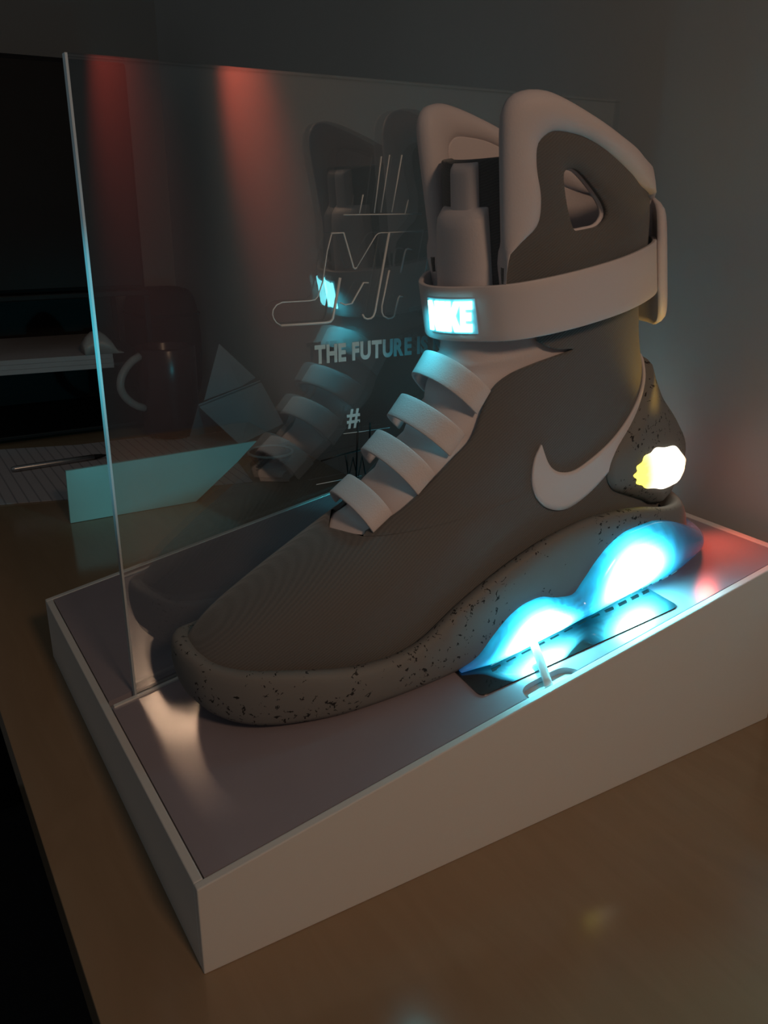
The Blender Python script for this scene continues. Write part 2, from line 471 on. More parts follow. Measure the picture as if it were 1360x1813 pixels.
def cr2(P, u):
    n = len(P); u = (u % 1.0) * n; i = int(u); f = u - i
    p = [P[(i + j - 1) % n] for j in range(4)]
    return [.5 * ((2 * p[1][k]) + (-p[0][k] + p[2][k]) * f + (2 * p[0][k] - 5 * p[1][k] + 4 * p[2][k] - p[3][k]) * f * f + (-p[0][k] + 3 * p[1][k] - 3 * p[2][k] + p[3][k]) * f ** 3) for k in range(2)]


def outline(P, u, w, d=0.0):
    a = cr2(P, u - 1e-3); b = cr2(P, u + 1e-3); s, t = cr2(P, u)
    tx, ty = b[0] - a[0], b[1] - a[1]; l = math.hypot(tx, ty) or 1
    # outlines run toe -> lateral -> heel -> medial, so the outward side is (ty, -tx)
    return Vector((s + d * ty / l, t - d * tx / l, w))


shoe = empty('high_top_sneaker', 'grey futuristic high top sneaker with white straps and glowing cyan sole', 'sneaker', mat=SHOE)

# ---- upper
EDGE = [(.0825, None), (.0834, .1125), (.0905, .1304), (.0993, .1457), (.1062, .1568), (.1136, .1685), (.122, .1819), (.1324, .1898), (.1432, .1978), (.147, .202), (.1514, .2118), (.154, .2284), (.1555, .2490), (.1592, .2360), (.1656, .2272), (.2, .2272)]
lev = [.014 + (.0825 - .014) * i / 34 for i in range(35)] + [.0828 + (.1465 - .0828) * i / 40 for i in range(41)] + [.1472 + i * .0006 for i in range(20)] + [.161 + i * .004 for i in range(7)]
rows = []
NC = 110
for w in lev:
    pe = phi_at(tab(EDGE[1:], w), w) if w > .0826 else 0.0
    rows.append([up(pe + (2 * math.pi - 2 * pe) * j / NC, w) for j in range(NC + 1)])
upper = grid('upper', rows, 'grey', shoe)
sd = upper.modifiers.new('thickness', 'SOLIDIFY'); sd.thickness = .0026; sd.offset = -1

# ---- white tongue lining under the laces
rows = []
for i in range(60):
    w = .078 + (.195 - .078) * i / 59
    r_ = []
    for j in range(72):
        ph = 2 * math.pi * j / 72
        front = max(0, math.cos(ph)) ** 3
        pad = .0028 * abs(math.sin((w - .088) / .0165 * math.pi)) * front if w < .161 else 0
        r_.append(upo(ph, w, -.0042 + pad))
    rows.append(r_)
lining = grid('ankle_lining', rows, 'white', shoe, cu=True)

# ---- lace straps: four raised webbing loops over the instep
FEET = [((.1241, .0876), (.1185, .1018), (.0124, .0064), .0285), ((.1512, .1036), (.1420, .1215), (.0114, .0079), .0335),
        ((.1733, .1200), (.1605, .1378), (.0104, .0093), .0332), ((.1929, .1389), (.1792, .1587), (.0094, .0099), .0325)]
for (fs, fw), (ks, kw), (dx, dw), T in FEET:
    A = []; B = []
    l = math.hypot(dx, dw); wid = .0150
    for i in range(41):
        u = i / 40; a = math.pi * u
        rise = math.sin(a) ** .80
        t = -T * math.copysign(abs(math.cos(a)) ** .92, math.cos(a))
        if t > 0: t *= .9
        c = Vector((fs + (ks - fs) * rise, t, fw + (kw - fw) * rise))
        row = []
        for j in range(7):
            v = (j / 6 - .5) * wid
            row.append(c + Vector((dx / l, 0, dw / l)) * v)
        A.append(row)
    # thickness along the arch normal
    for i in range(41):
        p0 = A[max(i - 1, 0)][3]; p1 = A[min(i + 1, 40)][3]
        n = (p1 - p0).cross(Vector((dx, 0, dw))).normalized()
        if n.z < 0 and 0 < i < 40 and abs(n.z) > .2: n = -n
        cen = Vector((fs + .012, 0, fw - .012))
        if n.dot(A[i][3] - cen) < 0: n = -n
        B.append([p - n * .0022 for p in A[i]])
    o = slab('lace_strap', A, B, 'lace', shoe)
    bevel(o, .0005, 2, 50)

# ---- midsole
MT = [(0, .0480), (.0068, .0434), (.019, .0389), (.0314, .0366), (.05, .0333), (.0724, .0281), (.0876, .0252), (.1037, .0243), (.1157, .0255), (.1247, .028), (.14, .0352), (.1518, .0403), (.1719, .0468), (.1966, .0528), (.2176, .0561), (.2389, .057), (.2651, .0539), (.2874, .0485), (.315, .0385), (.347, .0300)]
MB = [(0, .0155), (.0068, .0116), (.0179, .0068), (.0332, .004), (.0558, .0022), (.08, .0010), (.14, .0005), (.347, .0012)]
rows = []
NU = 200
for k in range(13):
    r_ = []
    for j in range(NU):
        u = j / NU
        s, t = cr2(OL, u)
        wt, wb = tab(MT, s), tab(MB, s)
        h = wt - wb
        q = [(-.016, wb), (-.004, wb), (-.0012, wb + .0008), (.0, wb + .0035), (.0008, wb + h * .25), (.0012, wb + h * .45), (.0008, wb + h * .65), (-.0002, wb + h * .82), (-.0014, wt - .0022), (-.0028, wt - .0006), (-.0045, wt), (-.0075, wt - .0004), (-.014, wt - .006)][k]
        r_.append(outline(OL, u, q[1], q[0]))
    rows.append(r_)
mids = grid('midsole', rows, 'foam', shoe, cu=True)
rows = [[outline(OL, j / 100, tab(MB, cr2(OL, j / 100)[0]) + dz, -.015) for j in range(100)] for dz in (.0002, .006)]
v = [p for r in rows for p in r]
obj('outsole', v, grid_faces(2, 100, True) + [tuple(range(100)), tuple(range(199, 99, -1))], 'dark', shoe, smooth=False)

# ---- glowing sole pods (outer and inner side)
PT = [(.1405, .0015), (.153, .0055), (.164, .0142), (.179, .0232), (.19, .0256), (.198, .0253), (.2124, .0192), (.2239, .0160), (.2323, .0222), (.2416, .0300), (.2554, .0380), (.2691, .0412), (.2872, .0405), (.303, .0350), (.322, .0225), (.335, .0140), (.347, .0080)]


def u_of_s(s, lat=True):
    lo, hi = (0, .5) if lat else (.5, 1.0)
    for _ in range(40):
        m = (lo + hi) / 2
        if (cr2(OL, m)[0] < s) == lat: lo = m
        else: hi = m
    return (lo + hi) / 2


def pod_glow(co, gain=1.0):
    s, w = co.x, co.z
    if s < .344 and abs(co.y) < abs(cr2(OL, u_of_s(s, co.y < 0))[1]) - .001: return (0, 0, 0)      # inner face of the pod stays dark
    wt = tab(PT, s); v = w / max(wt, .004)
    g1 = math.exp(-((s - .190) / .020) ** 2 - ((v - .46) / .33) ** 2)
    g2 = math.exp(-((s - .262) / .020) ** 2 - ((v - .48) / .33) ** 2)
    h1 = math.exp(-((s - .190) / .034) ** 4); h2 = math.exp(-((s - .262) / .036) ** 4)
    k = max(g1, g2); m = max(h1, h2)
    fade = 1 / (1 + math.exp((s - .300) / .008))
    c = [0.003, .055 + .38 * m, .19 + .50 * m]
    c = [x * (.12 + .88 * fade) for x in c]
    rg = 1 + .25 * math.sin(s * 2600) * math.sin(w * 2600)
    return (c[0] + gain * 28.0 * k ** 2.4, (c[1] + gain * 120.0 * k ** 1.9) * rg, (c[2] + gain * 130.0 * k ** 1.75) * rg)


for lat in (True, False):
    A = []; B = []
    us, ue = (u_of_s(.1410), .5) if lat else (u_of_s(.1410, False), .5)
    NJ = 110
    for i in range(15):
        v = i / 14; ra = []; rb = []
        for j in range(NJ + 1):
            u = us + (ue - us) * j / NJ
            s, t = cr2(OL, u)
            wt = tab(PT, s)
            end = min(1, (s - .1400) / .018) if s < .16 else 1
            d = (.0030 + .0015 * (1 - v) + (.0088 if lat else .0065) * math.sin(math.pi * v) ** .6 * min(1, wt / .022)) * max(0, end)
            w = .0010 + (wt - .0010) * v
            ra.append(outline(OL, u, w, d + .0012)); rb.append(outline(OL, u, w, -.003))
        A.append(ra); B.append(rb)
    pod = slab('light_pod', A, B, 'pod', shoe)
    set_glow(pod, pod_glow if lat else (lambda co: pod_glow(co, .35)))
    # moulded ribs along the foot of the pod
    dash = []; dx_ = .0078 if lat else .0068
    for j in range(7, NJ - 46, 4):
        u0 = us + (ue - us) * j / NJ; u1 = us + (ue - us) * (j + 2.4) / NJ
        q = []
        for uu in (u0, u1):
            s, t = cr2(OL, uu)
            q += [outline(OL, uu, .0016, dx_), outline(OL, uu, .0030, dx_ + .0007), outline(OL, uu, .0030, dx_ - .001), outline(OL, uu, .0016, dx_ - .001)]
        n0 = len(dash); dash += q
    fs_ = []
    for n0 in range(0, len(dash), 8):
        fs_ += [(n0, n0 + 1, n0 + 5, n0 + 4), (n0 + 1, n0 + 2, n0 + 6, n0 + 5), (n0 + 2, n0 + 3, n0 + 7, n0 + 6), (n0 + 3, n0, n0 + 4, n0 + 7), (n0, n0 + 1, n0 + 2, n0 + 3), (n0 + 4, n0 + 5, n0 + 6, n0 + 7)]
    tag(obj('tread_rib', dash, fs_, 'panel', pod, smooth=False), kind='stuff')

# added cyan spot beside the inner pod, aimed at the card to tint it
lamp('added_card_beam', 'SPOT', wor(.255, .060, .046), (.225, .62, .050), 1.3, (.08, .85, 1.0), spot_size=math.radians(44), spot_blend=.7, shadow_soft_size=.008)

# ---- heel counter and heel lamps
SC = [(.0339, .3186), (.037, .309), (.0442, .300), (.0551, .2833), (.0655, .269), (.0733, .266), (.0798, .268), (.088, .2749), (.0973, .2890), (.1038, .2975), (.1137, .3085), (.122, .3170), (.130, .3225)]
A = []; B = []
for i in range(36):
    w = .032 + (.128 - .032) * i / 35
    pe = phi_at(tab(SC, w), w)
    ra = []; rb = []
    for j in range(61):
        ph = pe + (2 * math.pi - 2 * pe) * j / 60
        e = min(1, j / 5, (60 - j) / 5, i / 3 + .15, (35 - i) / 3 + .15)
        ra.append(upo(ph, w, .0015 + .0050 * math.sin(e * math.pi / 2))); rb.append(upo(ph, w, -.0008))
    A.append(ra); B.append(rb)
slab('heel_counter', A, B, 'foam', shoe)


def heel_glow(co):
    dx, dz = co.x - .3150, co.z - .0610
    a = .955 * dx - .42 * dz * -1; b = .42 * dx * 1 + .905 * dz      # along and across the slanted lamp
    r = math.hypot(a / .0330, b / .0175)
    x = dx / .033
    yel = min(1, max(0, (-.40 - x) / .22)); red = min(1, max(0, (x - .70) / .22))
    core = (1.7, 1.5, 1.2)
    rimc = [2.6, 2.1 * (1 - red) + .22 * red, .20 * (1 - red) + .12 * red]
    k = min(1, max(yel, red))
    return tuple(core[i] * (1 - k) + rimc[i] * k for i in range(3))


for sgn in (1, -1):
    ring_pts = smooth_pts([(.2845, .0672), (.2848, .0718), (.2890, .0757), (.2965, .0782), (.3075, .0778), (.3262, .0705), (.3410, .0580), (.3465, .0490), (.3435, .0435), (.3292, .0438), (.3088, .0497), (.2950, .0570), (.2875, .0622)], 8, True)
    n = len(ring_pts); cs, cw = .3140, .0610
    A = []; B = []
    for k in range(9):
        f = 1 - k / 8 * .985
        ra = []; rb = []
        for i, (s, w) in enumerate(ring_pts):
            sc = 1 + .035 * math.sin(i / n * 2 * math.pi * 11)
            s2 = cs + (s - cs) * f * sc; w2 = cw + (w - cw) * f * sc
            ph = phi_at(s2, w2); ph = ph if sgn > 0 else 2 * math.pi - ph
            ra.append(upo(ph, w2, .0060 + .0042 * math.sqrt(max(0, 1 - f * f)))); rb.append(upo(ph, w2, .0035))
        A.append(ra); B.append(rb)
    hl = slab('heel_lamp', A, B, 'heel', shoe, cu=True)
    set_glow(hl, heel_glow)
# added amber spot above the heel lamp, warms the heel and its tab
lamp('added_amber_heel_light', 'SPOT', wor(.318, -.052, .086), wor(.322, -.030, .155), .10, (1.0, .58, .10), spot_size=math.radians(85), spot_blend=1.0, shadow_soft_size=.005)
# added red spot low behind the heel lamp, reddens the plate corner
lamp('added_red_plate_light', 'SPOT', wor(.353, -.036, .046), wor(.342, -.062, 0), .14, (1.0, .10, .05), spot_size=math.radians(95), spot_blend=1.0, shadow_soft_size=.006)

# ---- side logo stripe on both sides
LOW = [(0.2205, 0.1086), (0.2148, 0.1019), (0.2113, 0.0919), (0.2111, 0.0829), (0.2141, 0.0757), (0.2195, 0.0703), (0.2275, 0.0666), (0.2362, 0.0659), (0.25, 0.0692), (0.2647, 0.0755), (0.2806, 0.0843), (0.2966, 0.0945), (0.3080, 0.1050), (.3165, .1175), (.3205, .1310)]
UPP = [(0.2205, 0.1086), (0.2216, 0.1029), (0.2237, 0.0958), (0.2278, 0.0907), (0.2347, 0.0874), (0.2431, 0.0867), (0.257, 0.0897), (0.2721, 0.0943), (0.2861, 0.1007), (0.2992, 0.1088), (0.3086, 0.1160), (.3155, .1240), (.3205, .1315)]
lo = resample(smooth_pts(LOW, 8), 61); hi = resample(smooth_pts(UPP, 8), 61)
for sgn in (1, -1):
    A = []; B = []
    for i in range(61):
        ra = []; rb = []
        for k in range(9):
            f = k / 8; s = lo[i][0] * (1 - f) + hi[i][0] * f; w = lo[i][1] * (1 - f) + hi[i][1] * f
            ph = phi_at(s, w); ph = ph if sgn > 0 else 2 * math.pi - ph
            ra.append(upo(ph, w, .0016)); rb.append(upo(ph, w, -.0004))
        A.append(ra); B.append(rb)
    slab('side_logo', A, B, 'logo', shoe)

# ---- collar flaps: padded white rim round a grey panel with a cut-out
FO = [(.2079, .184), (.2079, .2015), (.2088, .2183), (.2099, .2478), (.2109, .2706), (.2122, .2802), (.2153, .2857), (.22, .2879), (.227, .2881), (.236, .2857), (.2476, .2801), (.2616, .272), (.2777, .2621), (.2921, .2533), (.3024, .2464), (.3140, .2400), (.3225, .2310), (.3250, .2200), (.3250, .2030), (.3225, .1890), (.3100, .1800), (.2880, .1750), (.2617, .1760), (.2284, .1780)]
FR = [(.2086, .2080), (.2118, .2164), (.2201, .2218), (.227, .2275), (.2289, .2393), (.2272, .2528), (.2275, .2624), (.2301, .2663), (.2356, .2685), (.244, .2668), (.2544, .2633), (.2654, .2572), (.2779, .2487), (.2898, .2399), (.3020, .2310), (.3250, .2220)]
FH = [(0.2429, 0.2476), (0.2465, 0.2499), (0.2525, 0.2479), (0.2609, 0.2397), (0.2696, 0.2294), (0.2718, 0.2227), (0.2668, 0.2185), (0.2579, 0.2183), (0.2504, 0.2191), (0.2475, 0.2231), (0.2445, 0.2339)]
FC = (.2540, .2325)


def radial(poly, n=120):
    out = []
    for i in range(n):
        a = 2 * math.pi * i / n; dx, dy = math.cos(a), math.sin(a); best = 0
        for p, q in zip(poly, poly[1:] + poly[:1]):
            ex, ey = q[0] - p[0], q[1] - p[1]; den = dx * ey - dy * ex
            if abs(den) < 1e-12: continue
            px, py = p[0] - FC[0], p[1] - FC[1]
            r = (px * ey - py * ex) / den; m = (px * dy - py * dx) / den
            if r > 0 and -1e-6 <= m <= 1 + 1e-6: best = max(best, r)
        out.append(best)
    return out


def flap(s, w): return (s, -tab(FT, s) * (1 + 1.6 * (w - .2)), w)


def flap_pt(i, r, d, sgn, n=120):
    a = 2 * math.pi * i / n
    s, w = FC[0] + r * math.cos(a), FC[1] + r * math.sin(a)
    s = min(s, .3305)
    d *= .30 + .70 * min(1, max(0, (w - .190) / .020))
    p = offs(flap, s, w, d, (.25, 0, 0))
    return Vector((p.x, p.y if sgn > 0 else -p.y * .92, p.z))


rO = radial(smooth_pts(FO, 4, True)); rH = radial(smooth_pts(FH, 4, True))
rR = radial(smooth_pts(FR, 4) + [(.3250, .2030), (.3225, .1890), (.3100, .1800), (.2880, .1750), (.2617, .1760), (.2284, .1780), (.2079, .184)])
rR = [min(r, o - .0004) for r, o in zip(rR, rO)]
for sgn in (1, -1):
    # rim: padded tube-like roll from outer face over the edge to inner face
    rws = []
    prof = [(0, .0012), (.06, .0030), (.2, .0048), (.4, .0056), (.6, .0054), (.8, .0046), (.93, .0030), (1.0, .0004), (1.0, -.0030), (.93, -.0058), (.8, -.0078), (.5, -.0086), (.2, -.0078), (.06, -.006), (0, -.004)]
    for v, d in prof:
        rws.append([flap_pt(i, rR[i] + (rO[i] - rR[i]) * v, d, sgn) for i in range(120)])
    cf = grid('collar_padding', rws, 'white', shoe, cu=True, cv=True)
    A = []; B = []; Cc = []
    for v in (0, .04, .12, .3, .5, .7, .88, .96, 1.0):
        dd = .0016 + .0012 * math.sin(math.pi * v) - (.0014 if v > .95 else 0)
        A.append([flap_pt(i, rR[i] + .0008 + (rH[i] - rR[i] - .0008) * v, dd, sgn) for i in range(120)])
        B.append([flap_pt(i, rR[i] + .0008 + (rH[i] - rR[i] - .0008) * v, -.0026, sgn) for i in range(120)])
        Cc.append([flap_pt(i, rR[i] + .0008 + (rH[i] - rR[i] - .0008) * v, -.0060 + (.001 if v > .95 else 0), sgn) for i in range(120)])
    pn = slab('collar_panel', A, B, 'grey', shoe, cu=True)
    slab('collar_lining', B, Cc, 'white', shoe, cu=True)
    tube('cutout_trim', [flap_pt(i, rH[i] + .0002, -.0046, sgn) for i in range(0, 120, 2)], .0011, 'white', pn, 8, closed=True)

# ---- tongue with white pad and pull tab
A = []; B = []
for i in range(20):
    w = .168 + (.2600 - .168) * i / 19
    ra = []; rb = []
    for j in range(25):
        t = -.031 + .062 * j / 24
        s = .2005 + (w - .168) * .105 + 9.0 * t * t
        ra.append((s, t, w)); rb.append((s + .0065, t * .9, w))
    A.append(ra); B.append(rb)
bevel(slab('tongue', A, B, 'grey2', shoe), .0015, 2, 50)


def tongue_pt(t, w, d): return (.2005 + (w - .168) * .105 + 9.0 * t * t - d, t, w)


def tongue_piece(name, w0, w1, hw0, hw1, d, mat, t0=0.0):
    A = []; B = []
    for i in range(14):
        f = i / 13; w = w0 + (w1 - w0) * f; hw = hw0 + (hw1 - hw0) * f
        e = math.sin(min(1, (1 - f) * 6 + .25) * math.pi / 2)
        A.append([tongue_pt(t0 + hw * (2 * j / 12 - 1), w, d * e * (1 - .5 * abs(2 * j / 12 - 1) ** 6)) for j in range(13)])
        B.append([tongue_pt(t0 + hw * (2 * j / 12 - 1), w, -.0005) for j in range(13)])
    bevel(slab(name, A, B, mat, shoe), .001, 2, 50)


tongue_piece('tongue_pad', .174, .2375, .0235, .0200, .0085, 'white', -.0035)
tongue_piece('pull_tab', .2300, .2590, .0105, .0100, .0040, 'white', -.0075)

# ---- ankle strap with lit lettering
rows = []
WB, WTp = .1712, .2006
A = [[outline(RO, j / 160, WB + (WTp - WB) * i / 6, .0010) for j in range(160)] for i in range(7)]
B = [[outline(RO, j / 160, WB + (WTp - WB) * i / 6, -.0016) for j in range(160)] for i in range(7)]
strap = slab('ankle_strap', A, B, 'strap', shoe, cu=True)
bevel(strap, .0006, 2, 50)


def pan(a, b, d):
    return outline(RO, .003 + .114 * a, .1758 + (.1944 - .1758) * b, d)


A = [[pan(i / 20, k / 6, .0016) for i in range(21)] for k in range(7)]
B = [[pan(i / 20, k / 6, .0004) for i in range(21)] for k in range(7)]
panel = slab('logo_panel', A, B, 'panel', strap, smooth=False)
GL = {
    'n': [(0, 0), (0, 1), (.34, 1), (.64, .52), (.64, 1), (1, 1), (1, 0), (.68, 0), (.36, .50), (.36, 0)],
    'i': [(0, 0), (0, 1), (1, 1), (1, 0)],
    'k': [(0, 0), (0, 1), (.36, 1), (.36, .64), (.60, 1), (1.04, 1), (.68, .52), (1.06, 0), (.62, 0), (.36, .40), (.36, 0)],
    'e': [(0, 0), (0, 1), (1, 1), (1, .74), (.42, .74), (.42, .63), (.92, .63), (.92, .37), (.42, .37), (.42, .26), (1, .26), (1, 0)],
}
for ch, x0, wd in (('n', .03, .27), ('i', .325, .10), ('k', .45, .28), ('e', .735, .205)):
    P = [(x0 + wd * x + .045 * (y - .5), .06 + .88 * y) for x, y in GL[ch]]
    n = len(P)
    v = [pan(a, b, .0026) for a, b in P] + [pan(a, b, .0014) for a, b in P]
    tri = tessellate_polygon([[Vector((a, b, 0)) for a, b in P]])
    f = [tuple(t) for t in tri] + [tuple(n + i for i in t) for t in tri] + [(i, (i + 1) % n, n + (i + 1) % n, n + i) for i in range(n)]
    obj('lit_letter', v, f, 'letters', strap, smooth=False)

# added spot in front of the lit panel, pushes its cyan onto the laces
lamp('added_lace_light', 'SPOT', wor(.1775, .002, .1885), wor(.1770, .010, .150), .055, (.05, .80, 1.0), spot_size=math.radians(120), spot_blend=1.0, shadow_soft_size=.008)

# ---- heel tab that the strap passes through
A = []; B = []
for i in range(24):
    f = i / 23; w = .147 + (.2215 - .147) * f
    hu = .085 * (1 - .55 * abs(2 * f - 1) ** 5)
    e = math.sin(min(1, min(f, 1 - f) * 7 + .2) * math.pi / 2)
    A.append([outline(RO, .5 + hu * (2 * j / 20 - 1), w, .002 + .0060 * e * (1 - .55 * abs(2 * j / 20 - 1) ** 5)) for j in range(21)])
    B.append([outline(RO, .5 + hu * (2 * j / 20 - 1), w, .0012) for j in range(21)])
slab('heel_tab', A, B, 'white', shoe)

# ------------------------------------------------------------------ charging pad and cable
pts = []
for cs, ct, a in ((.274, -.0843, -90), (.274, .0200, 0), (.143, .0200, 90), (.143, -.0843, 180)):
    for k in range(5):
        an = math.radians(a + 90 * k / 4); p = wor(cs + .004 * math.cos(an), ct + .004 * math.sin(an), 0); pts.append((p.x, p.y))
prism('charging_pad', pts, lambda x, y: rim(x, y) - .0004, lambda x, y: rim(x, y) + .0004, 'pad', base)
c0 = wor(.186, -.0640, .0200)
cable = [wor(.1850, -.0690, .0105), wor(.1835, -.0745, .0088), wor(.1800, -.0850, .0052), wor(.1762, -.0950, .0012), wor(.1750, -.0985, -.0004), wor(.1745, -.1000, -.0022)]
tag(tube('charging_cable', smooth_pts([tuple(p) for p in cable], 6), .0026, 'wire', None, 10, flat=.45), 'thin white charging cable running from the glowing sole into the base notch', 'cable')

# ------------------------------------------------------------------ acrylic panel with engraving
pane = empty('acrylic_panel', 'clear upright acrylic panel with engraved lettering standing behind the sneaker', 'panel', (0, 0, 0))
TH = .0052
E_ = .0012
prism('acrylic_sheet', [(PX0 + E_, PY), (PX1 - E_, PY), (PX1 - E_, PY + TH), (PX0 + E_, PY + TH)], lambda x, y: rim(x, y) - .0035, PZT - E_, 'acrylic', pane)
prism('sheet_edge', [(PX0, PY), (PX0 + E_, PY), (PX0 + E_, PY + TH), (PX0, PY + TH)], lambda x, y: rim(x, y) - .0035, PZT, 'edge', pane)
prism('sheet_edge', [(PX1 - E_, PY), (PX1, PY), (PX1, PY + TH), (PX1 - E_, PY + TH)], lambda x, y: rim(x, y) - .0035, PZT, 'acrylic', pane)
prism('sheet_edge', [(PX0 + E_, PY), (PX1 - E_, PY), (PX1 - E_, PY + TH), (PX0 + E_, PY + TH)], PZT - E_, PZT, 'acrylic', pane)


def stroke(name, pts, rad, mat, sm=0):
    p = smooth_pts(pts, sm) if sm else pts
    q = []
    for x in p:
        if not q or math.dist(x, q[-1]) > 2e-4: q.append(x)
    rad_ = rad
    tube(name, [(x, PY - .0002, z) for x, z in q], rad_, mat, pane, 6)


ENG = [
    ([(0.1559, 0.3122), (0.1527, 0.3023), (0.1495, 0.2859), (0.1462, 0.2775), (0.1443, 0.2757), (0.1413, 0.2753), (0.1235, 0.2753), (0.1200, 0.2740), (0.1178, 0.2715), (0.1173, 0.269), (0.1180, 0.2665), (0.1195, 0.2643), (0.1225, 0.2624)], .00035),
    ([(0.1225, 0.2624), (0.1510, 0.2622), (0.1540, 0.2626), (0.1556, 0.2641), (0.1609, 0.2873)], .00075),
    ([(0.1554, 0.3119), (0.1634, 0.3121), (0.1698, 0.2926), (0.1708, .2921), (0.1718, 0.2925)], .00055),
    ([(0.1718, 0.2925), (0.185, 0.3104), (0.1865, .3114), (0.1885, 0.3118), (0.1941, 0.3118)], .0003),
    ([(0.1941, 0.3118), (0.1845, 0.2666), (0.1833, .2640), (0.1816, 0.2628), (0.1790, .2626), (0.177, 0.2634), (.1757, .2655)], .0006),
    ([(0.1943, 0.2904), (0.1892, 0.2697), (0.1892, .2660), (0.1904, 0.2637), (0.1939, 0.262), (0.1965, .2622), (0.1981, 0.2633), (0.2004, 0.2721), (0.2010, .2740), (0.2019, 0.275), (0.2043, 0.2745)], .0005),
    ([(0.2023, 0.2887), (0.2053, 0.3006), (0.2060, .3020), (0.2074, 0.3025), (0.2106, 0.3019)], .0005),
    ([(0.1941, 0.3119), (0.2254, 0.3126)], .00025),
    ([(0.1607, 0.2732), (0.1640, .2717), (0.1685, 0.2723), (0.1765, 0.2839), (0.1799, 0.2837)], .0005),
    ([(0.2254, 0.3126), (0.2200, 0.2880)], .00035),
    ([(0.2023, 0.3544), (0.1957, 0.3232)], .00035), ([(0.1885, 0.3532), (0.1838, 0.3228)], .00035), ([(0.1764, 0.3327), (0.1739, 0.3226)], .00035),
    ([(0.2071, 0.3301), (0.2047, 0.3216)], .00035), ([(0.1635, 0.3218), (0.2167, 0.3222)], .00035), ([(0.1940, 0.3542), (0.1882, 0.3230)], .0003),
    ([(0.1619, 0.1938), (0.1748, 0.1935), (0.1955, 0.1934)], .0002), ([(0.1424, 0.1639), (0.1583, 0.1642), (0.1747, 0.1646)], .0002),
]
for p, rd in ENG: stroke('engraved_line', p, rd, 'engrave')
for p in ([(0.1724, 0.2007), (0.1714, 0.1808), (0.1705, 0.1577)], [(0.1809, 0.1986), (0.1805, 0.1795)], [(0.1459, 0.1787), (0.1585, 0.1805), (0.1768, 0.1819)],
          [(0.1633, 0.1798), (0.1652, 0.165), (0.1686, 0.1775), (0.1717, 0.162), (0.1751, 0.1773), (0.178, 0.1629)]):
    stroke('signature_stroke', p, .00055, 'ink')


def lettering(text, x, z, width, height, mat, bold=.03):
    """heavy condensed lettering, one flat mesh per letter"""
    tmp = []; xx = 0
    for ch in text:
        if ch == ' ': xx += .32; continue
        c = bpy.data.curves.new('letter', 'FONT'); c.body = ch; c.size = 1; c.offset = bold; c.extrude = .012
        o = bpy.data.objects.new('letter', c); COL.objects.link(o)
        dg = bpy.context.evaluated_depsgraph_get(); me = bpy.data.meshes.new_from_object(o.evaluated_get(dg))
        bpy.data.objects.remove(o)
        mn = min(v.co.x for v in me.vertices); mxx = max(v.co.x for v in me.vertices)
        tmp.append((ch, me, mn, xx)); xx += mxx - mn + .07
    tot = xx - .07
    ys_ = [v.co.y for _, me, _, _ in tmp for v in me.vertices]; y0, y1 = min(ys_), max(ys_)
    for ch, me, mn, px in tmp:
        for v in me.vertices:
            v.co = Vector((x + (v.co.x - mn + px) / tot * width, PY - .0002 + v.co.z * .01, z + (v.co.y - y0) / (y1 - y0) * height))
        me.materials.clear(); me.materials.append(M[mat])
        o = bpy.data.objects.new('printed_letter', me); COL.objects.link(o); o.parent = pane


lettering('THE FUTURE IS NOW', .1432, .2384, .1150, .0113, 'print_', .045)
lettering('#', .1644, .1965, .0092, .0122, 'print_', .02)

# ------------------------------------------------------------------ things further back on the desk
def rounded(x0, x1, y0, y1, r, seg=5):
    out = []
    for cx, cy, a in ((x1 - r, y0 + r, -90), (x1 - r, y1 - r, 0), (x0 + r, y1 - r, 90), (x0 + r, y0 + r, 180)):
        for k in range(seg):
            an = math.radians(a + 90 * k / (seg - 1)); out.append((cx + r * math.cos(an), cy + r * math.sin(an)))
    return out


# upright white card with a slanted end, cyan spill painted into its colour
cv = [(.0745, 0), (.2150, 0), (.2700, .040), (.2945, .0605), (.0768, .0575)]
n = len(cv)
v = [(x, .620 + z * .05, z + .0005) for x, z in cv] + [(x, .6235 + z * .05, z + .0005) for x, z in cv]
card = obj('cyan_tinted_card', v, [tuple(range(n)), tuple(range(2 * n - 1, n - 1, -1))] + [(i, (i + 1) % n, n + (i + 1) % n, n + i) for i in range(n)], 'card', smooth=False)
tag(card, 'plain white card, cyan light painted into its colour, with a slanted end standing upright on the desk', 'card')


def ruled(name):
    m, nt, b = new_mat(name)
    b.inputs['Roughness'].default_value = .8
    tc = nt.nodes.new('ShaderNodeTexCoord'); w = nt.nodes.new('ShaderNodeTexWave'); w.bands_direction = 'X'; w.inputs['Scale'].default_value = 26
    w.inputs['Distortion'].default_value = 0
    nt.links.new(tc.outputs['Object'], w.inputs['Vector'])
    cr = nt.nodes.new('ShaderNodeValToRGB'); cr.color_ramp.elements[0].position = .02; cr.color_ramp.elements[1].position = .08
    cr.color_ramp.elements[0].color = (.30, .30, .33, 1); cr.color_ramp.elements[1].color = (.50, .49, .52, 1)
    nt.links.new(w.outputs['Fac'], cr.inputs[0]); nt.links.new(cr.outputs[0], b.inputs['Base Color'])
    return m


